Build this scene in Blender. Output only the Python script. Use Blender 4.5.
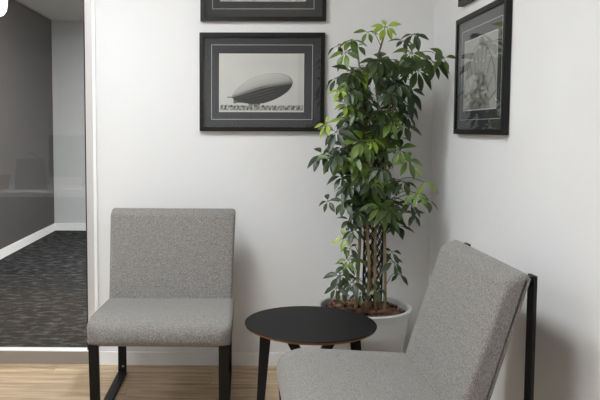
import bpy, bmesh, math, random
from mathutils import Vector, Matrix, noise
random.seed(7)
scene = bpy.context.scene
for o in list(bpy.data.objects):
    bpy.data.objects.remove(o)
COL = scene.collection

# ---------------------------------------------------------------- camera
FPX, PX, PY, YAW, PITCH, ROLL = 700.0, 237.3, 177.6, -.0144, .0694, .0028
CAM = Vector((0, 0, 1.2))
_cy, _sy, _cp, _sp = math.cos(YAW), math.sin(YAW), math.cos(PITCH), math.sin(PITCH)
FW = Vector((_sy*_cp, _cy*_cp, -_sp))
_r = Vector((_cy, -_sy, 0)); _d = FW.cross(_r)
_c, _s = math.cos(ROLL), math.sin(ROLL)
RT = _c*_r - _s*_d
DN = _s*_r + _c*_d
cam_data = bpy.data.cameras.new('camera')
cam = bpy.data.objects.new('camera', cam_data); COL.objects.link(cam)
cam_data.sensor_width = 36; cam_data.lens = FPX*36/600
cam_data.shift_x = (300-PX)/600; cam_data.shift_y = -(200-PY)/600
cam_data.clip_start = .02
M3 = Matrix((RT, -DN, -FW)).transposed()
cam.matrix_world = Matrix.Translation(CAM) @ M3.to_4x4()
scene.camera = cam

def at_y(u, v, y):
    d = FW + RT*((u-PX)/FPX) + DN*((v-PY)/FPX)
    return CAM + d*(y/d.y)

# ---------------------------------------------------------------- world, exposure
world = bpy.data.worlds.new('world'); scene.world = world
world.use_nodes = True
world.node_tree.nodes['Background'].inputs[0].default_value = (.9, .95, 1, 1)
world.node_tree.nodes['Background'].inputs[1].default_value = .3
scene.view_settings.view_transform = 'Standard'
scene.view_settings.look = 'None'
scene.view_settings.gamma = 1
scene.view_settings.use_curve_mapping = False
scene.view_settings.exposure = 1.18
PANEL_MAIN, PANEL_FILL, PANEL_NEXT_FILL = 18.0, 8.5, 44.0     # ceiling panel strengths; all but the main one are unseen and added

# ---------------------------------------------------------------- dimensions
D = 3.492        # back wall
XR = .914        # right wall
ZC = 2.445       # ceiling
XD, D2 = -2.2755, 8.178   # dark wall and far wall of the next room
XL, YB = -3.4, -2.6      # left and rear wall of this room
GX = -.806       # edge of the glass

# ---------------------------------------------------------------- material helpers
def srgb(r, g, b):
    f = lambda c: (c/255/12.92) if c/255 <= .04045 else ((c/255+.055)/1.055)**2.4
    return (f(r), f(g), f(b), 1)

MATS = {}
def mat(name, col, rough=.6, spec=.5, metal=0, var=0, vscale=20, stretch=(1, 1, 1), bump=0, bscale=200,
        col2=None, detail=4, emit=0, lo=.35, hi=.65, rnd=0):
    m = bpy.data.materials.new(name); m.use_nodes = True; MATS[name] = m
    nt = m.node_tree; N = nt.nodes; L = nt.links
    b = N['Principled BSDF']
    b.inputs['Base Color'].default_value = col
    b.inputs['Roughness'].default_value = rough
    b.inputs['Specular IOR Level'].default_value = spec
    b.inputs['Metallic'].default_value = metal
    tc = N.new('ShaderNodeTexCoord'); mp = N.new('ShaderNodeMapping')
    mp.inputs['Scale'].default_value = stretch
    L.new(tc.outputs['Object'], mp.inputs['Vector'])
    last = None
    if col2 or var:
        if not col2:
            col2 = tuple(min(1, c*(1+var)) for c in col[:3])+(1,)
            c1 = tuple(c*(1-var) for c in col[:3])+(1,)
        else:
            c1 = col
        n = N.new('ShaderNodeTexNoise'); n.inputs['Scale'].default_value = vscale
        n.inputs['Detail'].default_value = detail
        L.new(mp.outputs[0], n.inputs['Vector'])
        r = N.new('ShaderNodeValToRGB')
        r.color_ramp.elements[0].position = lo; r.color_ramp.elements[1].position = hi
        r.color_ramp.elements[0].color = c1; r.color_ramp.elements[1].color = col2
        L.new(n.outputs['Fac'], r.inputs['Fac'])
        last = r.outputs['Color']
    if rnd:
        oi = N.new('ShaderNodeObjectInfo')
        hs = N.new('ShaderNodeHueSaturation')
        mr = N.new('ShaderNodeMapRange')
        mr.inputs['To Min'].default_value = 1-rnd; mr.inputs['To Max'].default_value = 1+rnd
        L.new(oi.outputs['Random'], mr.inputs['Value'])
        L.new(mr.outputs['Result'], hs.inputs['Value'])
        if last: L.new(last, hs.inputs['Color'])
        else: hs.inputs['Color'].default_value = col
        last = hs.outputs['Color']
    if last: L.new(last, b.inputs['Base Color'])
    if bump:
        n2 = N.new('ShaderNodeTexNoise'); n2.inputs['Scale'].default_value = bscale
        n2.inputs['Detail'].default_value = 3
        L.new(mp.outputs[0], n2.inputs['Vector'])
        bp = N.new('ShaderNodeBump'); bp.inputs['Strength'].default_value = bump
        bp.inputs['Distance'].default_value = .004
        L.new(n2.outputs['Fac'], bp.inputs['Height'])
        L.new(bp.outputs['Normal'], b.inputs['Normal'])
    if emit:
        b.inputs['Emission Color'].default_value = col
        b.inputs['Emission Strength'].default_value = emit
    return m

def glass_mat(name, tint=(1, 1, 1, 1), rough=0.0):
    m = bpy.data.materials.new(name); m.use_nodes = True; MATS[name] = m
    nt = m.node_tree; N = nt.nodes; L = nt.links
    N.remove(N['Principled BSDF'])
    out = N['Material Output']
    t = N.new('ShaderNodeBsdfTransparent'); t.inputs[0].default_value = tint
    g = N.new('ShaderNodeBsdfGlossy'); g.inputs['Roughness'].default_value = rough
    # Schlick reflectance of one face, the same from either side
    ge = N.new('ShaderNodeNewGeometry')
    dt = N.new('ShaderNodeVectorMath'); dt.operation = 'DOT_PRODUCT'
    L.new(ge.outputs['Incoming'], dt.inputs[0]); L.new(ge.outputs['Normal'], dt.inputs[1])
    def mth(op, i0, i1=None):
        n = N.new('ShaderNodeMath'); n.operation = op
        for k, q in enumerate((i0, i1)):
            if q is None: continue
            if isinstance(q, (int, float)): n.inputs[k].default_value = q
            else: L.new(q, n.inputs[k])
        return n.outputs[0]
    c = mth('SUBTRACT', 1.0, mth('ABSOLUTE', dt.outputs['Value']))
    d = mth('ADD', .04, mth('MULTIPLY', .96, mth('POWER', c, 5.0)))
    mx = N.new('ShaderNodeMixShader')
    L.new(d, mx.inputs[0]); L.new(t.outputs[0], mx.inputs[1]); L.new(g.outputs[0], mx.inputs[2])
    L.new(mx.outputs[0], out.inputs['Surface'])
    return m

def fabric_mat():
    m = bpy.data.materials.new('grey_wool'); m.use_nodes = True; MATS['grey_wool'] = m
    nt = m.node_tree; N = nt.nodes; L = nt.links
    b = N['Principled BSDF']; b.inputs['Roughness'].default_value = .95
    b.inputs['Specular IOR Level'].default_value = .15
    b.inputs['Sheen Weight'].default_value = .15
    tc = N.new('ShaderNodeTexCoord')
    facs = []
    for sc in ((140, 400, 400), (400, 400, 140)):
        mp = N.new('ShaderNodeMapping'); mp.inputs['Scale'].default_value = sc
        n = N.new('ShaderNodeTexNoise'); n.inputs['Scale'].default_value = 1.0
        n.inputs['Detail'].default_value = 3; n.inputs['Roughness'].default_value = .7
        L.new(tc.outputs['Object'], mp.inputs[0]); L.new(mp.outputs[0], n.inputs['Vector'])
        facs.append(n.outputs['Fac'])
    ad = N.new('ShaderNodeMath'); ad.operation = 'ADD'
    L.new(facs[0], ad.inputs[0]); L.new(facs[1], ad.inputs[1])
    hf = N.new('ShaderNodeMath'); hf.operation = 'MULTIPLY'; hf.inputs[1].default_value = .5
    L.new(ad.outputs[0], hf.inputs[0])
    r = N.new('ShaderNodeValToRGB')
    r.color_ramp.elements[0].position = .36; r.color_ramp.elements[0].color = srgb(80, 79, 78)
    r.color_ramp.elements[1].position = .64; r.color_ramp.elements[1].color = srgb(160, 156, 152)
    L.new(hf.outputs[0], r.inputs['Fac']); L.new(r.outputs['Color'], b.inputs['Base Color'])
    bp = N.new('ShaderNodeBump'); bp.inputs['Strength'].default_value = .5; bp.inputs['Distance'].default_value = .002
    L.new(hf.outputs[0], bp.inputs['Height']); L.new(bp.outputs['Normal'], b.inputs['Normal'])

def print_mat(name):
    m = bpy.data.materials.new(name); m.use_nodes = True; MATS[name] = m
    nt = m.node_tree; b = nt.nodes['Principled BSDF']
    b.inputs['Roughness'].default_value = .7; b.inputs['Specular IOR Level'].default_value = .2
    a = nt.nodes.new('ShaderNodeVertexColor'); a.layer_name = 'ink'
    nt.links.new(a.outputs['Color'], b.inputs['Base Color'])

mat('white_paint', srgb(226, 226, 226), .55, .3, var=.012, vscale=3, bump=.06, bscale=160)
mat('white_trim', srgb(238, 238, 238), .4, .4, var=.01, vscale=8)
mat('ceiling_white', srgb(226, 224, 220), .9, .1, var=.05, vscale=120, bump=.2, bscale=300)
mat('ceiling_grid', srgb(190, 188, 186), .5)
mat('dark_paint', srgb(80, 77, 77), .75, .25, var=.03, vscale=4)
mat('grey_paint', srgb(196, 197, 199), .6, .3, var=.015, vscale=4)
mat('aluminium', srgb(205, 203, 202), .35, .5, metal=.15, var=.02, vscale=40, stretch=(8, 8, .3))
mat('rail_shade', srgb(150, 141, 133), .5, .4, var=.02, vscale=30, stretch=(.3, 3, 3))  # brown-grey stands for shade on the aluminium rail's front
mat('seal_black', srgb(26, 26, 28), .6)
mat('black_metal', srgb(9, 9, 10), .5, .3, var=.15, vscale=60)
mat('black_frame', srgb(10, 10, 11), .45, .35, var=.12, vscale=50)
mat('bolt_steel', srgb(170, 168, 165), .3, .5, metal=.8, var=.05, vscale=60)
mat('mat_board', srgb(62, 62, 65), .85, .2, var=.03, vscale=200)
mat('mat_line', srgb(215, 215, 213), .7, .2, var=.03, vscale=200)
mat('table_black', srgb(15, 15, 16), .6, .25, var=.06, vscale=300)
mat('plywood_edge', srgb(132, 92, 52), .6, .3, var=.2, vscale=40, stretch=(1, 1, 14))
mat('pot_white', srgb(190, 192, 190), .38, .5, var=.02, vscale=10)
mat('bark', srgb(60, 42, 34), .9, .2, col2=srgb(128, 97, 78), vscale=22, detail=6)
mat('soil', srgb(40, 28, 22), .95, .1, var=.3, vscale=60, bump=.6, bscale=90)
mat('cane', srgb(150, 134, 102), .8, .2, col2=srgb(108, 95, 70), vscale=30, stretch=(1, 1, .3))
mat('stalk', srgb(88, 92, 52), .6, .3, var=.15, vscale=30)
mat('trellis_black', srgb(20, 22, 20), .6, .3, var=.1, vscale=60)
mat('leaf_dark', srgb(30, 46, 22), .42, .5, col2=srgb(52, 72, 32), vscale=14, rnd=.3)
mat('leaf_mid', srgb(62, 86, 30), .42, .5, col2=srgb(98, 122, 44), vscale=14, rnd=.25)
mat('leaf_young', srgb(104, 130, 40), .4, .5, col2=srgb(150, 170, 62), vscale=16, rnd=.15)
mat('carpet', srgb(40, 40, 41), .98, .05, col2=srgb(104, 104, 104), vscale=13, stretch=(1, 1.7, 1), detail=10, lo=.48, hi=.80, bump=.5, bscale=120)
mat('desk_white', srgb(232, 232, 232), .4, .4, var=.01, vscale=8)
mat('desk_dark', srgb(52, 52, 56), .6, .3, var=.05, vscale=20)
mat('screen_black', srgb(18, 18, 20), .5, .4, var=.1, vscale=50)
mat('bag_paper', srgb(128, 125, 118), .8, .2, var=.06, vscale=25)
mat('paper', srgb(235, 235, 232), .8, .2, var=.02, vscale=30)
mat('terracotta', srgb(150, 104, 78), .8, .2, var=.08, vscale=30)
mat('lamp_opal', (1, 1, 1, 1), .4, .3, emit=1.6, var=.01)
for nm, st in (('panel_main', PANEL_MAIN), ('panel_fill', PANEL_FILL), ('panel_next_fill', PANEL_NEXT_FILL), ('panel_rear_fill', 12.0)):
    mat(nm, (1, .96, .92, 1) if nm == 'panel_next_fill' else (.94, .976, 1, 1), .6, .1, emit=st, var=.01)
glass_mat('partition_glass', (.93, .95, .95, 1))
glass_mat('picture_glass', (.97, .98, .98, 1), .02)
fabric_mat(); print_mat('print_ink')

def wood_mat():
    m = bpy.data.materials.new('oak_vinyl'); m.use_nodes = True; MATS['oak_vinyl'] = m
    nt = m.node_tree; N = nt.nodes; L = nt.links
    b = N['Principled BSDF']; b.inputs['Roughness'].default_value = .5; b.inputs['Specular IOR Level'].default_value = .35
    tc = N.new('ShaderNodeTexCoord'); oi = N.new('ShaderNodeObjectInfo')
    off = N.new('ShaderNodeVectorMath'); off.operation = 'SCALE'; off.inputs[0].default_value = (37, 19, 5)
    L.new(oi.outputs['Random'], off.inputs['Scale'])
    add = N.new('ShaderNodeVectorMath'); add.operation = 'ADD'
    L.new(tc.outputs['Object'], add.inputs[0]); L.new(off.outputs[0], add.inputs[1])
    mp = N.new('ShaderNodeMapping'); mp.inputs['Scale'].default_value = (1.3, 17, 6)
    L.new(add.outputs[0], mp.inputs[0])
    n = N.new('ShaderNodeTexNoise'); n.inputs['Scale'].default_value = 2.2; n.inputs['Detail'].default_value = 7
    n.inputs['Roughness'].default_value = .62; n.inputs['Distortion'].default_value = .6
    L.new(mp.outputs[0], n.inputs['Vector'])
    r = N.new('ShaderNodeValToRGB')
    r.color_ramp.elements[0].position = .3; r.color_ramp.elements[0].color = srgb(146, 119, 90)
    r.color_ramp.elements[1].position = .68; r.color_ramp.elements[1].color = srgb(203, 180, 150)
    L.new(n.outputs['Fac'], r.inputs['Fac'])
    hs = N.new('ShaderNodeHueSaturation'); mr = N.new('ShaderNodeMapRange')
    mr.inputs['To Min'].default_value = .86; mr.inputs['To Max'].default_value = 1.1
    L.new(oi.outputs['Random'], mr.inputs['Value']); L.new(mr.outputs[0], hs.inputs['Value'])
    L.new(r.outputs['Color'], hs.inputs['Color']); L.new(hs.outputs[0], b.inputs['Base Color'])
wood_mat()

# ---------------------------------------------------------------- mesh helpers
def box(bm, x0, x1, y0, y1, z0, z1):
    vs = [bm.verts.new((x, y, z)) for z in (z0, z1) for y in (y0, y1) for x in (x0, x1)]
    for f in ((0, 2, 3, 1), (4, 5, 7, 6), (0, 1, 5, 4), (1, 3, 7, 5), (3, 2, 6, 7), (2, 0, 4, 6)):
        bm.faces.new([vs[i] for i in f])

def bevel_all(bm, r, seg=2, ang=25):
    es = [e for e in bm.edges if len(e.link_faces) == 2 and e.calc_face_angle(0) > math.radians(ang)]
    bmesh.ops.bevel(bm, geom=es, offset=r, segments=seg, profile=.5, affect='EDGES', clamp_overlap=True)

def frame_of(t):
    t = t.normalized()
    a = Vector((0, 0, 1)) if abs(t.z) < .9 else Vector((1, 0, 0))
    u = t.cross(a).normalized(); return u, t.cross(u).normalized()

def tube(bm, pts, r, n=6, r1=None, cap=True):
    pts = [Vector(p) for p in pts]; rings = []
    for i, p in enumerate(pts):
        t = pts[min(i+1, len(pts)-1)] - pts[max(i-1, 0)]
        u, v = frame_of(t)
        if rings and i:
            pass
        rr = r if r1 is None else r+(r1-r)*i/(len(pts)-1)
        rings.append([bm.verts.new(p+u*math.cos(2*math.pi*k/n)*rr+v*math.sin(2*math.pi*k/n)*rr) for k in range(n)])
    for a, b in zip(rings, rings[1:]):
        for k in range(n):
            bm.faces.new((a[k], a[(k+1) % n], b[(k+1) % n], b[k]))
    if cap:
        bm.faces.new(rings[0][::-1]); bm.faces.new(rings[-1])

def lathe(bm, prof, n=48, cx=0, cy=0):
    rings = []
    for r, z in prof:
        if r < 1e-5:
            rings.append([bm.verts.new((cx, cy, z))])
        else:
            rings.append([bm.verts.new((cx+r*math.cos(2*math.pi*k/n), cy+r*math.sin(2*math.pi*k/n), z)) for k in range(n)])
    for a, b in zip(rings, rings[1:]):
        for k in range(n):
            j = (k+1) % n
            if len(a) == 1 and len(b) == 1: continue
            if len(a) == 1: bm.faces.new((a[0], b[j], b[k]))
            elif len(b) == 1: bm.faces.new((a[k], a[j], b[0]))
            else: bm.faces.new((a[k], a[j], b[j], b[k]))

def bar(bm, a, b, w, t, wdir):
    """flat bar from a to b: w wide along wdir, t thick across"""
    a, b = Vector(a), Vector(b); d = (b-a).normalized()
    wv = Vector(wdir).normalized(); tv = d.cross(wv).normalized()
    vs = []
    for p in (a, b):
        for sw, stt in ((-1, -1), (1, -1), (1, 1), (-1, 1)):
            vs.append(bm.verts.new(p+wv*sw*w/2+tv*stt*t/2))
    for f in ((3, 2, 1, 0), (4, 5, 6, 7), (0, 1, 5, 4), (1, 2, 6, 5), (2, 3, 7, 6), (3, 0, 4, 7)):
        bm.faces.new([vs[i] for i in f])

def obj(name, bm, material, parent=None, smooth=False, ang=40):
    bmesh.ops.recalc_face_normals(bm, faces=bm.faces)
    me = bpy.data.meshes.new(name); bm.to_mesh(me); bm.free()
    if smooth:
        for p in me.polygons: p.use_smooth = True
        me.set_sharp_from_angle(angle=math.radians(ang))
    me.materials.append(MATS[material])
    o = bpy.data.objects.new(name, me); COL.objects.link(o)
    if parent: o.parent = parent
    return o

def tag(o, label=None, cat=None, group=None, kind=None):
    if label: o['label'] = label
    if cat: o['category'] = cat
    if group: o['group'] = group
    if kind: o['kind'] = kind
    return o

def thing(name, label, cat, loc=(0, 0, 0), rz=0, group=None, kind=None):
    o = bpy.data.objects.new(name, None); COL.objects.link(o)
    o.location = loc; o.rotation_euler = (0, 0, rz); o.empty_display_size = .05
    return tag(o, label, cat, group, kind)

def boxobj(name, dims, material, parent=None, bev=0, seg=2):
    bm = bmesh.new(); box(bm, *dims)
    if bev: bevel_all(bm, bev, seg)
    return obj(name, bm, material, parent, smooth=bev > 0)

def copy_tree(o, parent=None):
    c = o.copy(); COL.objects.link(c); c.parent = parent
    for ch in list(o.children): copy_tree(ch, c)
    return c

# ---------------------------------------------------------------- structure
def struct(name, dims, material, label):
    o = boxobj(name, dims, material)
    return tag(o, label, 'wall' if 'wall' in name else name.split('_')[0], kind='structure')

WT = .10
struct('wall_back', (GX+.05, XR+WT, D, D+WT, -.02, ZC), 'white_paint', 'smooth white wall behind the plant and the two large pictures')
struct('wall_right', (XR, XR+WT, YB, D, -.02, ZC), 'white_paint', 'smooth white wall behind the right armless chair')
struct('wall_left', (XL-WT, XL, YB, D, -.02, ZC), 'white_paint', 'white side wall seen only in the glass')
struct('wall_rear', (XL-WT, XR+WT, YB-WT, YB, -.02, ZC), 'white_paint', 'white wall seen only in reflections')
struct('wall_dark', (XD-WT, XD, D+.075, D2, -.02, ZC), 'dark_paint', 'dark grey painted wall seen through the glass')
struct('wall_far', (XD-WT, 2.0, D2, D2+WT, -.02, ZC), 'grey_paint', 'pale grey end wall of the carpeted room')
struct('wall_side', (2.0, 2.0+WT, D+WT, D2+WT, -.02, ZC), 'grey_paint', 'pale grey side wall of the carpeted room')
struct('wall_stub', (XL-WT, XD-WT, D+.075, D+.175, -.02, ZC), 'white_paint', 'white wall beyond the dark wall')

# baseboards
def baseboard(name, dims, label, material='white_trim'):
    bm = bmesh.new(); box(bm, *dims); bevel_all(bm, .004, 2)
    return tag(obj(name, bm, material, smooth=True), label, 'baseboard', kind='structure')
baseboard('baseboard_back', (GX+.05, XR, D-.012, D, 0, .066), 'white baseboard under the two large pictures')
baseboard('baseboard_right', (XR-.012, XR, YB, D-.012, 0, .066), 'white baseboard along the right wall')
baseboard('baseboard_dark', (XD, XD+.014, D+.08, D2, 0, .085), 'pale baseboard along the dark grey wall')
baseboard('baseboard_far', (XD+.014, 2.0, D2-.014, D2, 0, .085), 'pale baseboard along the far grey wall')

# floor of oak planks
floor = struct('floor', (XL, XR, YB, D+.03, -.03, -.004), 'soil', 'pale oak plank floor')
floor.data.materials[0] = MATS['desk_dark']
PW, PLN = .15, 1.22
pm = {}
def plank_mesh(L):
    k = round(L, 3)
    if k not in pm:
        bm = bmesh.new(); box(bm, -L/2+.0006, L/2-.0006, -PW/2+.0006, PW/2-.0006, -.004, 0)
        es = [e for e in bm.edges if all(abs(v.co.z) < 1e-6 for v in e.verts)]
        bmesh.ops.bevel(bm, geom=es, offset=.0012, segments=1, affect='EDGES')
        me = bpy.data.meshes.new('plank'); bm.to_mesh(me); bm.free(); me.materials.append(MATS['oak_vinyl']); pm[k] = me
    return pm[k]
y = D+.03-PW/2; row = 0
while y > -.6:
    x = XL+[0, -.43, -.81, -.2, -.62][row % 5]
    while x < XR-.01:
        a, b = max(x, XL), min(x+PLN, XR)
        if b-a > .02:
            o = bpy.data.objects.new('plank', plank_mesh(b-a)); COL.objects.link(o)
            o.location = ((a+b)/2, y, 0); o.parent = floor
        x += PLN
    y -= PW; row += 1
bm = bmesh.new(); box(bm, XL, XR, YB, y+PW/2, -.004, 0)
rest = obj('plank_field', bm, 'oak_vinyl', floor); rest['kind'] = 'stuff'

tag(boxobj('floor_carpet', (XD, 2.0, D+.0311, D2, -.03, 0.0), 'carpet'), 'charcoal streaked carpet in the room behind the glass', 'carpet', kind='structure')

# ceilings
ceil = tag(boxobj('ceiling', (XL-WT, 2.1, YB-WT, D2+WT, ZC+.012, ZC+.08), 'ceiling_grid'), 'white suspended tile ceiling', 'ceiling', kind='structure')
def tile_mesh(w, l):
    bm = bmesh.new(); box(bm, -w/2, w/2, -l/2, l/2, 0, .012); bevel_all(bm, .003, 1)
    me = bpy.data.meshes.new('ceiling_tile'); bm.to_mesh(me); bm.free(); me.materials.append(MATS['ceiling_white']); return me
def tiles(x0, x1, y0, y1, ox, oy, w, l, skip=()):
    cache = {}
    import math as _m
    i0, i1 = _m.floor((x0-ox)/w), _m.ceil((x1-ox)/w)
    j0, j1 = _m.floor((y0-oy)/l), _m.ceil((y1-oy)/l)
    for i in range(i0, i1):
        for j in range(j0, j1):
            a, b = max(ox+i*w, x0), min(ox+(i+1)*w, x1); c, d = max(oy+j*l, y0), min(oy+(j+1)*l, y1)
            if b-a < .03 or d-c < .03: continue
            if any(a-.01 < s[0] < b+.01 and c-.01 < s[1] < d+.01 for s in skip): continue
            k = (round(b-a, 3), round(d-c, 3))
            if k not in cache: cache[k] = tile_mesh(k[0]-.012, k[1]-.012)
            o = bpy.data.objects.new('ceiling_tile', cache[k]); COL.objects.link(o)
            o.location = ((a+b)/2, (c+d)/2, ZC); o.parent = ceil
PANELS = [(-.75, 2.15, 'panel_main', 'square light panel in the ceiling above the left chair'),
          (-.75, .95, 'panel_fill', 'added square fill panel in the ceiling just in front of the viewer'),  # unseen panel, added as fill light
          (-2.55, 2.15, 'panel_fill', 'added square fill panel in the ceiling above the white desk'),  # unseen, added to lift the left side of the room
          (-2.55, .95, 'panel_fill', 'added square fill panel in the ceiling over the near end of the desk'),  # also unseen, a second added fill on the desk side
          (-.75, -1.45, 'panel_rear_fill', 'added square fill panel in the ceiling near the rear wall')]  # unseen, added to brighten the walls mirrored in the glass
NEXT = [(-.9, 5.9, 'panel_next_fill', 'added square fill panel in the ceiling of the carpeted room'), (.9, 5.9, 'panel_next_fill', 'added square fill panel in the carpeted room, away from the dark wall')]  # both unseen, added to brighten the carpeted room
tiles(XL, XR, YB, D, -1.05, 1.85, .6, .6, [p[:2] for p in PANELS])
tiles(XD, 2.0, D+.1, D2, -1.65, 6.84, .6, .6, [p[:2] for p in NEXT])
for x, y, mt, lb in PANELS+NEXT:
    # centre on the grid cell that was left open
    ox, oy = (-1.05, 1.85) if y < D else (-1.65, 6.84)
    x = ox+(math.floor((x-ox)/.6)+.5)*.6; y = oy+(math.floor((y-oy)/.6)+.5)*.6
    t = thing('ceiling_light', lb, 'ceiling light', (x, y, ZC), group='square ceiling light panels')
    bm = bmesh.new()
    for d in ((-.294, .294, -.294, -.275), (-.294, .294, .275, .294), (-.294, -.275, -.275, .275), (.275, .294, -.275, .275)):
        box(bm, *d, -.004, .012)
    obj('frame', bm, 'white_trim', t)
    boxobj('diffuser', (-.275, .275, -.275, .275, .002, .010), mt, t)

# glass partition: structure
win = thing('window_1', 'full height glass partition with aluminium post and low rail', 'window', (0, D, 0), kind='structure')
boxobj('pane', (XL, GX+.002, .024, .030, .066, ZC), 'partition_glass', win)
bm = bmesh.new(); box(bm, GX, GX+.036, -.004, .07, 0, ZC); bevel_all(bm, .003, 2); obj('post', bm, 'aluminium', win, True)
bm = bmesh.new(); box(bm, GX+.036, GX+.052, -.010, .07, 0, ZC); bevel_all(bm, .003, 2); obj('post_trim', bm, 'white_trim', win, True)
bm = bmesh.new(); box(bm, GX-.010, GX, .012, .040, .068, ZC); obj('seal', bm, 'seal_black', win)
bm = bmesh.new(); box(bm, XL, GX, -.004, .0, 0, .064); bevel_all(bm, .0015, 1); obj('rail_face', bm, 'rail_shade', win, True)  # front strip with the rail's shade put into its colour
bm = bmesh.new(); box(bm, XL, GX, 0.0, .054, 0, .068); bevel_all(bm, .003, 2); obj('bottom_rail', bm, 'white_trim', win, True)
bm = bmesh.new(); box(bm, XL, GX, -.004, .06, ZC-.05, ZC+.01); obj('top_rail', bm, 'aluminium', win)

# ---------------------------------------------------------------- chairs
def round_poly(prof):
    """prof: (y, z, corner radius) -> dense rounded outline"""
    out = []; n = len(prof)
    for i in range(n):
        p = Vector(prof[i][:2]); a = Vector(prof[i-1][:2])-p; b = Vector(prof[(i+1) % n][:2])-p
        r = prof[i][2]; th = a.angle(b); t = min(r/math.tan(th/2), .48*min(a.length, b.length)); r = t*math.tan(th/2)
        bis = (a.normalized()+b.normalized()).normalized(); c = p+bis*(r/math.sin(th/2))
        s0 = p+a.normalized()*t-c; s1 = p+b.normalized()*t-c
        sg = s0.x*s1.y-s0.y*s1.x; sw = math.pi-th
        for k in range(7):
            q = sw*k/6*(1 if sg > 0 else -1)
            out.append(c+Vector((s0.x*math.cos(q)-s0.y*math.sin(q), s0.x*math.sin(q)+s0.y*math.cos(q))))
    return out

def pad_mesh(prof, w, r, nose=0.0):
    """upholstered pad: rounded side outline swept across the width w, ends rolled with radius r, front corners rounded in plan"""
    pts = round_poly(prof); n = len(pts); bm = bmesh.new()
    area = sum(pts[i].x*pts[(i+1) % n].y-pts[(i+1) % n].x*pts[i].y for i in range(n))
    nr = []
    for i in range(n):
        t = (pts[(i+1) % n]-pts[i-1]); t.normalize()
        nr.append(Vector((-t.y, t.x)) if area > 0 else Vector((t.y, -t.x)))
    ymin = min(p.x for p in pts)
    steps = [(w/2-r+r*math.sin(math.pi/2*k/5), r*(1-math.cos(math.pi/2*k/5))) for k in range(6)]
    xs = [(-x, i) for x, i in reversed(steps)] + [(w/2*q/6, 0) for q in (-4, -2, 0, 2, 4)] + steps
    rings = []
    for x, ins in xs:
        ring = []
        for p, m in zip(pts, nr):
            q = p+m*ins; X = x
            if nose:
                dy = q.x-ymin
                if dy < nose: X = x*(1-(nose-math.sqrt(max(0, nose**2-(nose-dy)**2)))/(w/2))
            ring.append(bm.verts.new((X, q.x, q.y)))
        rings.append(ring)
    for a, b in zip(rings, rings[1:]):
        for i in range(n): bm.faces.new((a[i], a[(i+1) % n], b[(i+1) % n], b[i]))
    bm.faces.new(rings[0]); bm.faces.new(rings[-1][::-1])
    return bm

CW = .582
def smooth_path(pts, it=2):
    pts = [Vector(p) for p in pts]
    for _ in range(it):
        q = [pts[0]]
        for a, b in zip(pts, pts[1:]): q += [a*.75+b*.25, a*.25+b*.75]
        q.append(pts[-1]); pts = q
    return pts

def make_chair(label):
    t = thing('lounge_chair', label, 'chair', group='pair of grey armless chairs')
    # y = 0 at the seat front, grows towards the back; local -Y is the facing direction
    Y0 = -.36
    seat = [(.016, .336, .03), (.016, .418, .055), (.10, .445, .12), (.52, .424, .02), (.53, .325, .015)]
    seat = [(y+Y0, z, r) for y, z, r in seat]
    s = obj('seat', pad_mesh(seat, CW, .022, .048), 'grey_wool', t, True, 60)
    back = [(.447, .370, .015), (.585, .800, .035), (.638, .824, .012), (.652, .806, .008), (.525, .362, .012)]
    back = [(y+Y0, z, r) for y, z, r in back]
    bk = pad_mesh(back, CW-.004, .016)
    for v in bk.verts: v.co.x *= .968+.055*(v.co.z-.36)/.45
    b = obj('backrest', bk, 'grey_wool', t, True, 60)
    for sx in (-1, 1):      # seam where the front panel meets the side panel
        bm = bmesh.new(); x = sx*((CW-.004)/2-.004)
        p = smooth_path([(x*.97, .462+Y0, .39), (x*.985, .542+Y0, .65), (x, .586+Y0, .785), (x, .606+Y0, .802), (x, .638+Y0, .813)], 2)
        tube(bm, p, .0022, 6); obj('seam', bm, 'grey_wool', b, True)
    FX = .258
    for sx in (-1, 1):
        x = sx*FX
        bm = bmesh.new(); bar(bm, (x, .055+Y0, .0), (x, .03+Y0, .345), .04, .014, (1, 0, 0)); bevel_all(bm, .002, 1)
        obj('front_leg', bm, 'black_metal', t, True)
        bm = bmesh.new(); bar(bm, (x, .667+Y0, 0), (x, .667+Y0, .812), .04, .009, (1, 0, 0)); bevel_all(bm, .002, 1)
        l = obj('rear_post', bm, 'black_metal', t, True)
        for z in (.04, ):
            bm = bmesh.new(); tube(bm, [(x+sx*-.004, .6635+Y0, z), (x+sx*-.004, .659+Y0, z)], .0055, 10)
            obj('bolt', bm, 'bolt_steel', l, True)
        bm = bmesh.new(); bar(bm, (x, .05+Y0, .007), (x, .667+Y0, .007), .04, .014, (1, 0, 0)); bevel_all(bm, .002, 1)
        obj('floor_bar', bm, 'black_metal', t, True)
        bm = bmesh.new(); bar(bm, (x, .03+Y0, .335), (x, .667+Y0, .315), .03, .016, (1, 0, 0)); bevel_all(bm, .002, 1)
        obj('seat_bearer', bm, 'black_metal', t, True)
        bm = bmesh.new(); box(bm, x-.014, x+.014, .636+Y0, .665+Y0, .797, .809); obj('back_bracket', bm, 'black_metal', t)
    return t
ch1 = make_chair('grey tweed armless chair facing forward beside the glass partition')
ch1.location = (-.350, 3.045, 0); ch1.rotation_euler.z = math.radians(.2)
ch2 = copy_tree(ch1); ch2['label'] = 'grey tweed armless chair turned sideways against the right wall'
ch2.location = (.452, 2.115, 0); ch2.rotation_euler.z = math.radians(-90+1.5)

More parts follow.
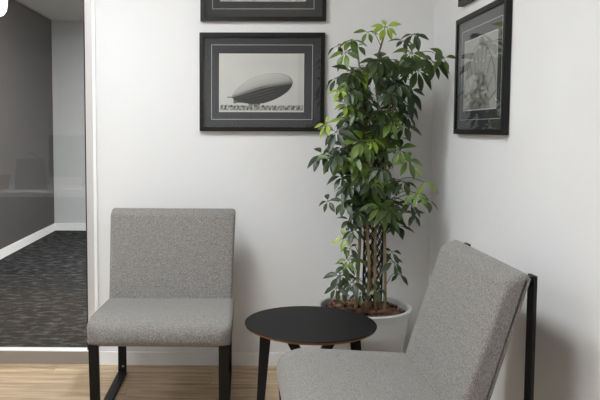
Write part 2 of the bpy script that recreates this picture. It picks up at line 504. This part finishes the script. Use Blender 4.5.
# ---------------------------------------------------------------- round table
TX, TY, TZ, TR = .247, 2.682, .45, .255
tb = thing('side_table', 'low round black side table with a plywood edge between the chairs', 'table', (TX, TY, 0))
bm = bmesh.new(); lathe(bm, [(0, TZ), (TR-.002, TZ), (TR, TZ-.002), (TR, TZ-.004), (0, TZ-.004)], 72); obj('table_top', bm, 'table_black', tb, True)
bm = bmesh.new(); lathe(bm, [(0, TZ-.004), (TR-.001, TZ-.004), (TR-.003, TZ-.011), (TR-.012, TZ-.015), (0, TZ-.015)], 72); obj('plywood_core', bm, 'plywood_edge', tb, True)
def leg(name, a, b, w0, w1, th, wd):
    a, b = Vector(a), Vector(b); bm = bmesh.new()
    d = (b-a).normalized(); wv = Vector(wd); wv = (wv-d*wv.dot(d)).normalized(); tv = d.cross(wv)
    vs = []
    for p, w in ((a, w0), (b, w1)):
        for sw, s2 in ((-1, -1), (1, -1), (1, 1), (-1, 1)): vs.append(bm.verts.new(p+wv*sw*w/2+tv*s2*th/2))
    for f in ((3, 2, 1, 0), (4, 5, 6, 7), (0, 1, 5, 4), (1, 2, 6, 5), (2, 3, 7, 6), (3, 0, 4, 7)): bm.faces.new([vs[i] for i in f])
    bevel_all(bm, .003, 1); return obj(name, bm, 'black_metal', tb, True)
leg('leg', (-.175, -.06, TZ-.016), (-.205, -.10, 0), .042, .022, .022, (1, 0, 0))
leg('leg', (.165, -.03, TZ-.016), (.215, -.04, 0), .042, .022, .022, (1, 0, 0))
leg('leg', (-.11, .125, TZ-.016), (.10, .175, 0), .045, .024, .022, (1, 0, 0))
leg('leg', (.13, .10, TZ-.016), (-.06, .14, 0), .045, .024, .022, (1, 0, 0))
bm = bmesh.new(); bar(bm, (-.17, -.055, TZ-.024), (.16, -.03, TZ-.024), .03, .014, (0, 1, 0)); obj('brace', bm, 'black_metal', tb)
bm = bmesh.new(); bar(bm, (-.11, .11, TZ-.024), (.13, .10, TZ-.024), .03, .014, (0, 1, 0)); obj('brace', bm, 'black_metal', tb)

# ---------------------------------------------------------------- plant pot
PCX, PCY, RZ, RR = .548, 3.240, .378, .222
pot = thing('plant_pot', 'round pale plastic pot with a thick rim behind the side table', 'plant pot', (PCX, PCY, 0))
bm = bmesh.new()
lathe(bm, [(0, .004), (.150, 0), (.158, .008), (.192, .255), (.197, .262), (.198, .275), (.201, .300), (.203, RZ-.035), (.190, RZ-.035), (.170, .05), (0, .05)], 64)
obj('pot_body', bm, 'pot_white', pot, True)
bm = bmesh.new()
lathe(bm, [(.203, RZ-.040), (.211, RZ-.038), (RR-.003, RZ-.012), (RR, RZ-.004), (RR-.004, RZ), (.206, RZ), (.200, RZ-.006), (.198, RZ-.034), (.203, RZ-.040)], 64)
obj('rim', bm, 'pot_white', pot, True)
SZ = RZ-.028
bm = bmesh.new(); lathe(bm, [(0, SZ-.012), (.10, SZ-.013), (.186, SZ-.016), (.178, SZ-.06), (0, SZ-.06)], 40)
tag(obj('potting_soil', bm, 'soil'), 'dark potting soil filling the pale pot', 'soil', kind='stuff').location = (PCX, PCY, 0)
bm = bmesh.new()
for i in range(330):
    a = random.uniform(0, 2*math.pi); r = .18*math.sqrt(random.random())
    s = random.uniform(.009, .021)
    c = Vector((r*math.cos(a), r*math.sin(a), SZ+random.uniform(.0, .018)*(1-r/.22)+.005))
    res = bmesh.ops.create_icosphere(bm, subdivisions=1, radius=s)
    rot = Matrix.Rotation(random.uniform(0, 6.3), 3, 'Z') @ Matrix.Rotation(random.uniform(-.6, .6), 3, 'X')
    sc = Vector((random.uniform(.8, 1.4), random.uniform(.5, .8), random.uniform(.4, .7)))
    for v in res['verts']:
        q = Vector((v.co.x*sc.x, v.co.y*sc.y, v.co.z*sc.z))*random.uniform(.82, 1.15)
        v.co = rot @ q + c
tag(obj('bark_mulch', bm, 'bark'), 'reddish brown bark chips covering the soil around the plant stems', 'bark mulch', kind='stuff').location = (PCX, PCY, 0)

# ---------------------------------------------------------------- umbrella plant
plant = thing('umbrella_plant', 'tall bushy umbrella plant with glossy green leaves growing from the pale pot', 'plant', (PCX, PCY, SZ))
PB = Vector((PCX, PCY, SZ))
def world_part(name, bm, material, smooth=True):
    bmesh.ops.translate(bm, verts=bm.verts, vec=-PB)
    return obj(name, bm, material, plant, smooth, 50)
DY = .285
def cane_path(px_list, y):
    return smooth_path([at_y(u, v, yy+DY) for (u, v), yy in px_list], 2)
CANES = [[((356, 303), 2.93), ((359, 262), 2.93), ((361, 210), 2.95), ((364, 150), 2.96), ((362, 90), 2.95), ((358, 55), 2.93)],
         [((367, 305), 2.90), ((370, 270), 2.90), ((366, 225), 2.90), ((372, 160), 2.92), ((380, 120), 2.93), ((374, 70), 2.93), ((385, 32), 2.93)],
         [((375, 304), 2.92), ((375, 250), 2.91), ((376, 200), 2.93), ((384, 140), 2.95), ((392, 90), 2.97), ((404, 60), 2.97)],
         [((385, 306), 2.90), ((385, 255), 2.90), ((384, 200), 2.92), ((387, 130), 2.95), ((396, 100), 2.95)],
         [((370, 302), 2.98), ((373, 240), 3.0), ((375, 180), 3.0), ((368, 110), 3.0), ((366, 75), 3.0)]]
cane_pts = []
for c in CANES:
    p = cane_path(c, 0); cane_pts += p
    p[0] = p[0]-Vector((0, 0, .03))
    bm = bmesh.new(); tube(bm, p, .0082, 8, .004); world_part('cane', bm, 'cane')
# black plastic net column around which the canes are tied
bm = bmesh.new()
a0, a1 = at_y(372, 300, 2.96+DY), at_y(376, 140, 2.98+DY)
NR, STEPS = 9, 60
for s in (-1, 1):
    for k in range(NR):
        pts = []
        for i in range(STEPS+1):
            f = i/STEPS; c = a0.lerp(a1, f); an = 2*math.pi*k/NR+s*f*10.0
            pts.append(c+Vector((math.cos(an)*.044, math.sin(an)*.044, 0)))
        tube(bm, pts, .0030, 4, cap=False)
world_part('net_column', bm, 'trellis_black')

def leaflet(bm, base, d, up, L, W, droop, fold):
    d = d.normalized(); side = d.cross(up)
    if side.length < 1e-3: side = d.cross(Vector((1, 0, 0)))
    side.normalize()
    n = 6; prof = [.06, .55, .90, 1.0, .82, .46, .0]
    p = base.copy(); dirn = d.copy(); rows = []
    for i in range(n+1):
        nrm = side.cross(dirn).normalized()
        w = prof[i]*W/2
        if i == n: rows.append([bm.verts.new(p)])
        else: rows.append([bm.verts.new(p-side*w+nrm*w*fold), bm.verts.new(p), bm.verts.new(p+side*w+nrm*w*fold)])
        dirn = (dirn+Vector((0, 0, -droop))).normalized()
        p = p+dirn*L/n
    for a, b in zip(rows, rows[1:]):
        if len(b) == 3:
            bm.faces.new((a[0], a[1], b[1], b[0])); bm.faces.new((a[1], a[2], b[2], b[1]))
        else:
            bm.faces.new((a[0], a[1], b[0])); bm.faces.new((a[1], a[2], b[0]))

def clampy(p, ymax=3.47, xmax=XR-.032):
    p.y = min(p.y, ymax); p.x = min(p.x, xmax); return p

def leaf(u, v, y, size=.07, n=7, kind='leaf_dark', tilt=None, droop=.14, spread=1.0):
    size *= 1.12; v -= 2
    c = at_y(u, v, y+DY-max(0, u-400)*.004)
    # petiole starts on the nearest cane below the whorl
    best = min(cane_pts, key=lambda q: (q-c-Vector((0, 0, -.05))).length+ (0.3 if q.z > c.z+.03 else 0))
    bm = bmesh.new()
    mid = best.lerp(c, .55)+Vector((0, 0, .025+.12*(best-c).length))
    path = smooth_path([best, mid, c], 2)
    out = (c-best); out.z = 0
    axis = Vector((out.x*1.6, out.y*1.6-.32, .42)) if tilt is None else Vector(tilt)
    axis += Vector((random.uniform(-.25, .25), random.uniform(-.25, .25), random.uniform(-.15, .15)))
    axis.normalize(); U, V = frame_of(axis)
    ph = random.uniform(0, 6.28)
    for k in range(n):
        an = ph+2*math.pi*k/n*spread+random.uniform(-.14, .14)
        rad = U*math.cos(an)+V*math.sin(an)
        d = rad*.92+axis*random.uniform(-.12, .22)+Vector((0, 0, -droop*random.uniform(1.0, 2.8)))
        L = size*random.uniform(.78, 1.12)
        st = c+d.normalized()*size*.16
        tube(bm, [c, st], .0011, 4, cap=False)
        leaflet(bm, st, d, axis, L, L*random.uniform(.34, .43), droop*random.uniform(.5, 1.2), random.uniform(.12, .4))
    for vv in bm.verts: clampy(vv.co)
    nf = len(bm.faces)
    tube(bm, path, .0020, 5, .0014)
    bmesh.ops.translate(bm, verts=bm.verts, vec=-PB)
    for i, f in enumerate(bm.faces): pass
    bm.faces.ensure_lookup_table()
    for i in range(nf, len(bm.faces)): bm.faces[i].material_index = 1
    me = bpy.data.meshes.new('leaf'); bm.to_mesh(me); bm.free()
    for p in me.polygons: p.use_smooth = True
    me.materials.append(MATS[kind]); me.materials.append(MATS['stalk'])
    o = bpy.data.objects.new('leaf', me); COL.objects.link(o); o.parent = plant
    return o

Dk, Md, Yg = 'leaf_dark', 'leaf_mid', 'leaf_young'
# outer silhouette leaves read from the photograph: u, v, depth, size, leaflets, colour
OUT = [(386, 29, 2.90, .060, 7, Yg), (414, 36, 2.95, .066, 5, Dk), (404, 43, 2.90, .058, 6, Dk), (350, 42, 2.88, .066, 6, Md),
       (368, 34, 2.95, .055, 4, Md), (345, 55, 2.84, .066, 5, Md), (337, 48, 2.92, .055, 3, Dk), (357, 48, 2.95, .055, 5, Md),
       (411, 55, 2.86, .074, 7, Md), (434, 64, 2.88, .078, 8, Dk), (444, 60, 2.90, .06, 4, Md), (418, 72, 2.86, .078, 7, Dk),
       (398, 66, 2.84, .072, 7, Dk), (378, 62, 2.83, .072, 7, Dk), (352, 74, 2.82, .076, 7, Dk), (336, 80, 2.90, .062, 6, Dk),
       (341, 92, 2.84, .062, 5, Yg), (398, 86, 2.83, .074, 7, Dk), (410, 92, 2.90, .078, 6, Dk), (406, 104, 2.95, .074, 6, Dk),
       (404, 128, 2.92, .076, 6, Dk), (408, 118, 2.97, .066, 5, Dk), (392, 122, 2.84, .07, 6, Md), (346, 106, 2.86, .052, 7, Yg),
       (356, 112, 2.83, .06, 6, Md), (326, 126, 2.86, .062, 5, Yg), (336, 134, 2.84, .074, 6, Dk), (322, 156, 2.88, .074, 6, Dk),
       (331, 160, 2.84, .066, 5, Md), (345, 158, 2.82, .072, 6, Md), (400, 152, 2.86, .066, 6, Md), (408, 162, 2.90, .070, 5, Md),
       (342, 178, 2.86, .070, 6, Dk), (354, 182, 2.83, .070, 6, Dk), (332, 146, 2.90, .062, 5, Dk), (404, 184, 2.90, .066, 5, Dk),
       (328, 203, 2.90, .052, 5, Dk), (344, 204, 2.86, .062, 6, Dk), (424, 184, 2.90, .066, 3, Yg), (418, 196, 2.88, .060, 5, Md),
       (428, 202, 2.92, .060, 4, Dk), (411, 206, 2.90, .058, 5, Dk), (414, 216, 2.92, .052, 4, Dk), (392, 208, 2.86, .058, 6, Md),
       (399, 228, 2.92, .064, 4, Dk), (358, 214, 2.84, .062, 6, Dk), (345, 240, 2.86, .052, 5, Yg), (350, 250, 2.88, .052, 4, Dk),
       (356, 262, 2.88, .046, 4, Md), (346, 268, 2.84, .058, 5, Dk), (340, 278, 2.86, .060, 6, Dk), (352, 284, 2.80, .064, 6, Dk),
       (394, 264, 2.90, .070, 5, Dk), (392, 254, 2.92, .05, 4, Dk), (378, 290, 2.80, .05, 4, Dk), (348, 262, 2.84, .05, 5, Md),
       (344, 290, 2.85, .05, 4, Dk), (354, 232, 2.85, .058, 5, Dk), (336, 290, 2.80, .05, 5, Dk), (360, 296, 2.78, .045, 4, Dk), (350, 222, 2.86, .058, 5, Dk), (399, 276, 2.94, .05, 3, Dk)]
for u, v, yy, s, n, k in OUT:
    leaf(u, v, yy, s, n, k, droop=.10 if k == Yg else .16)
# dense inside of the crown
env = [(60, 346, 412), (80, 344, 408), (100, 347, 402), (120, 344, 398), (140, 336, 398), (160, 334, 396), (180, 345, 394), (200, 350, 394), (222, 354, 390)]
def lim(v):
    for (v0, a0, b0), (v1, a1, b1) in zip(env, env[1:]):
        if v0 <= v <= v1:
            f = (v-v0)/(v1-v0); return a0+(a1-a0)*f, b0+(b1-b0)*f
for i in range(98):
    v = 62+160*(i+.5)/98*random.uniform(.9, 1.06); v = max(61, min(221, v))
    a, b = lim(v); u = random.uniform(a, b)
    k = random.choices((Dk, Md, Yg), (.68, .29, .03))[0]
    leaf(u, v, random.uniform(2.80, 3.08), random.uniform(.054, .076), random.choice((6, 7, 7, 8)), k, droop=random.uniform(.12, .24))

# ---------------------------------------------------------------- framed pictures
def ink(kind, s, t, W, H):
    """grey tones of the printed photograph; s to the right, t upwards, 0..1"""
    nz = lambda a, b, c=0: noise.noise((s*a, t*b, c))
    if kind == 'airship':
        sky = .62+.05*nz(3, 3, 1)+.03*t-.06*(s > .93)
        x, y = s*1.44, t     # aspect corrected
        if t < .115+.012*nz(40, 3, 2):
            return max(.02, .26+.55*nz(46, 24, 5)) if t > .03 else .5+.12*nz(60, 30, 3)
        cx, cy, al = .735, .395, math.radians(16)
        dx, dy = x-cx, y-cy
        X = dx*math.cos(al)+dy*math.sin(al); Yv = -dx*math.sin(al)+dy*math.cos(al)
        a, b = .530, .240
        bb = b*(1.0 if X > 0 else 1-.35*(X/a)**2)
        q = (X/a)**2+(Yv/bb)**2
        if q < 1:
            h = Yv/bb; u = X/a
            cut = .12-.30*u if u > 0 else .12+.10*u       # edge of the shaded belly
            base = .60-.20*(1-h) if h > cut+.25 else None
            if base is None:
                f = max(0, min(1, (cut+.25-h)/.35)); top = .60-.20*(1-(cut+.25))
                base = top*(1-f)+.03*f
            if u < .35: base += .07*math.sin(h*30)*(1-abs(h))
            if q > .93: base *= .72
            if u > .93: base = min(base, .3)
            return max(.02, base)
        if (abs(y-.20-.1*(x-.25)) < .05 and .24 < x < .40): return .12      # tail fin
        if abs(y-.255) < .012 and .14 < x < .30: return .14
        if (x-.60)**2/.010+(y-.125)**2/.0006 < 1: return .18               # gondola
        return sky
    if kind == 'field':
        if t < .22+.03*nz(20, 2, 1): return max(.04, .40+.5*nz(46, 24, 4))
        return .80+.05*nz(4, 4, 2)
    # hall with a curved ribbed roof
    x = (s-.5)*2
    r = math.sqrt((x*.80)**2+(t*.92)**2)
    if r > .84: return .40+.05*nz(4, 4, 2)
    if r > .80: return .25
    if r > .50: return .44-.18*(abs(math.sin(math.atan2(t+.05, x)*11)) < .25)+.05*nz(20, 20)
    return max(.06, .28+.24*nz(12, 16, 3)-.2*(.5-r))

def make_picture(name, label, W, H, kind, ins=(.096, .100, .095, .101), line=.058, prn=True, fdep=.024, fw=.020):
    """hangs in the local XZ plane, wall at y = 0, front towards -Y, origin at the lower left corner"""
    t = thing(name, label, 'picture', group='black framed photographs')
    bm = bmesh.new()
    for d in ((0, W, 0, fw), (0, W, H-fw, H), (0, fw, fw, H-fw), (W-fw, W, fw, H-fw)):
        b2 = bmesh.new(); box(b2, d[0], d[1], -fdep, -.002, d[2], d[3]); bevel_all(b2, .002, 1)
        me = bpy.data.meshes.new('tmp'); b2.to_mesh(me); b2.free(); bm.from_mesh(me); bpy.data.meshes.remove(me)
    obj('frame', bm, 'black_frame', t, True)
    m = boxobj('mat_board', (fw, W-fw, -.012, -.003, fw, H-fw), 'mat_board', t)
    bm = bmesh.new(); lw = .0022; y0, y1 = -.0126, -.0121
    a, b, c, d = line, W-line, line, H-line
    for q in ((a, b, c, c+lw), (a, b, d-lw, d), (a, a+lw, c, d), (b-lw, b, c, d)): box(bm, q[0], q[1], y0, y1, q[2], q[3])
    obj('border_line', bm, 'mat_line', m)
    x0, x1, z0, z1 = ins[0], W-ins[1], ins[2], H-ins[3]
    nx, nz = 150, 104
    vs, fs, cols = [], [], []
    for j in range(nz+1):
        for i in range(nx+1):
            s, tt = i/nx, j/nz
            vs.append((x0+(x1-x0)*s, -.0128, z0+(z1-z0)*tt))
            g = max(0, min(.9, ink(kind, s, tt, x1-x0, z1-z0)))
            if min(s, 1-s) < .008 or min(tt, 1-tt) < .012: g = .68
            cols.append((g*1.02, g*.985, g*.91, 1))
    for j in range(nz):
        for i in range(nx):
            k = j*(nx+1)+i; fs.append((k, k+1, k+nx+2, k+nx+1))
    me = bpy.data.meshes.new('print'); me.from_pydata(vs, [], fs)
    ca = me.color_attributes.new('ink', 'FLOAT_COLOR', 'POINT')
    for i, c in enumerate(cols): ca.data[i].color = c
    me.materials.append(MATS['print_ink'])
    p = bpy.data.objects.new('print', me); COL.objects.link(p); p.parent = m
    boxobj('pane', (fw-.002, W-fw+.002, -.020, -.0175, fw-.002, H-fw+.002), 'picture_glass', t)
    return t

PWD, PHT = .615, .483
def hang_back(o, x, z, roll=0): o.location = (x, D, z); o.rotation_euler = (0, roll, 0)
def hang_right(o, y, z): o.location = (XR, y, z); o.rotation_euler = (0, 0, -math.pi/2)
a = make_picture('framed_picture', 'black framed grey print of an airship over a crowd, lower one beside the plant', PWD, PHT, 'airship')
hang_back(a, -.2375, 1.1885)
b = make_picture('framed_picture', 'black framed print cut off by the top edge, above the airship picture', PWD, PHT, 'field')
hang_back(b, -.233, 1.1885+PHT+.0565)
c = make_picture('framed_picture', 'black framed print on the right wall with the plant reflected in its glass', PWD-.03, PHT, 'hall')
hang_right(c, 3.048, 1.181)
d = make_picture('framed_picture', 'black framed print cut off at the top, uppermost on the right wall', PWD-.03, PHT, 'field')
hang_right(d, 3.025, 1.181+PHT+.055)

# ---------------------------------------------------------------- the room behind the glass
pl = thing('pendant_lamp', 'white opal pendant lamp hanging beyond the glass at the top left', 'lamp', (-1.862, 5.2, 1.965))
bm = bmesh.new(); lathe(bm, [(0, .055), (.03, .057), (.06, .070), (.08, .10), (.088, .14), (.088, .23), (.07, .27), (.03, .285), (0, .286)], 32); obj('shade', bm, 'lamp_opal', pl, True)
bm = bmesh.new(); lathe(bm, [(0, .28), (.03, .28), (.03, .32), (.008, .335), (.004, .34), (.004, ZC-1.965-.02), (.045, ZC-1.965-.018), (.045, ZC-1.965), (0, ZC-1.965)], 24); obj('cord_and_rose', bm, 'white_trim', pl, True)

# ---------------------------------------------------------------- desk mirrored in the glass
dk = thing('desk', 'white topped desk with a dark panel, mirrored in the glass', 'desk', (-1.80, 1.60, 0))
boxobj('desk_top', (-.72, .72, -.37, .37, .70, .73), 'desk_white', dk, .003, 2)
boxobj('modesty_panel', (-.68, .68, .33, .348, .12, .70), 'desk_dark', dk)
for x in (-.69, .67):
    boxobj('side_panel', (x, x+.02, -.35, .35, 0, .70), 'desk_dark', dk)
mo = thing('monitor', 'black computer monitor standing on the desk, mirrored in the glass', 'monitor', (-1.28, 1.54, .73))
boxobj('screen', (-.28, .28, -.02, .02, .09, .415), 'screen_black', mo, .004, 2)
boxobj('stand', (-.03, .03, -.035, -.02, .01, .20), 'screen_black', mo)
boxobj('foot', (-.11, .11, -.09, .08, 0, .012), 'screen_black', mo, .003, 2)
bg = thing('paper_bag', 'grey upright bag on the desk, mirrored in the glass', 'bag', (-1.68, 1.64, .73))
bm = bmesh.new()
lo = [(-.115, -.05), (.115, -.05), (.115, .05), (-.115, .05)]; hi = [(-.095, -.04), (.095, -.04), (.095, .04), (-.095, .04)]
va = [bm.verts.new((p[0], p[1], 0)) for p in lo]; vb = [bm.verts.new((p[0], p[1], .235)) for p in hi]
bm.faces.new(va[::-1]); bm.faces.new(vb)
for i in range(4): bm.faces.new((va[i], va[(i+1) % 4], vb[(i+1) % 4], vb[i]))
bevel_all(bm, .012, 3); obj('bag_body', bm, 'bag_paper', bg, True)
bm = bmesh.new(); tube(bm, [(.05*math.cos(q), .0, .23+.05*math.sin(q)) for q in [math.pi*i/10 for i in range(11)]], .006, 8); obj('handle', bm, 'bag_paper', bg, True)
pt = thing('pen_pot', 'small terracotta pot on the desk, mirrored at the edge of the glass', 'pot', (-1.89, 1.66, .73))
bm = bmesh.new(); lathe(bm, [(0, 0), (.04, 0), (.055, .09), (.06, .09), (.06, .11), (.05, .11), (.036, .012), (0, .012)], 24); obj('pot_body', bm, 'terracotta', pt, True)
bm = bmesh.new()
for i, (dz, r) in enumerate(((0, .05), (.006, -.08), (.012, .12), (.018, -.03))):
    b2 = bmesh.new(); box(b2, -.15, .15, -.105, .105, dz, dz+.0055)
    bmesh.ops.rotate(b2, verts=b2.verts, matrix=Matrix.Rotation(r, 3, 'Z'))
    me = bpy.data.meshes.new('tmp'); b2.to_mesh(me); b2.free(); bm.from_mesh(me); bpy.data.meshes.remove(me)
tag(obj('paper_stack', bm, 'paper'), 'loose stack of white papers on the desk, mirrored in the glass', 'papers').location = (-1.30, 1.82, .73)
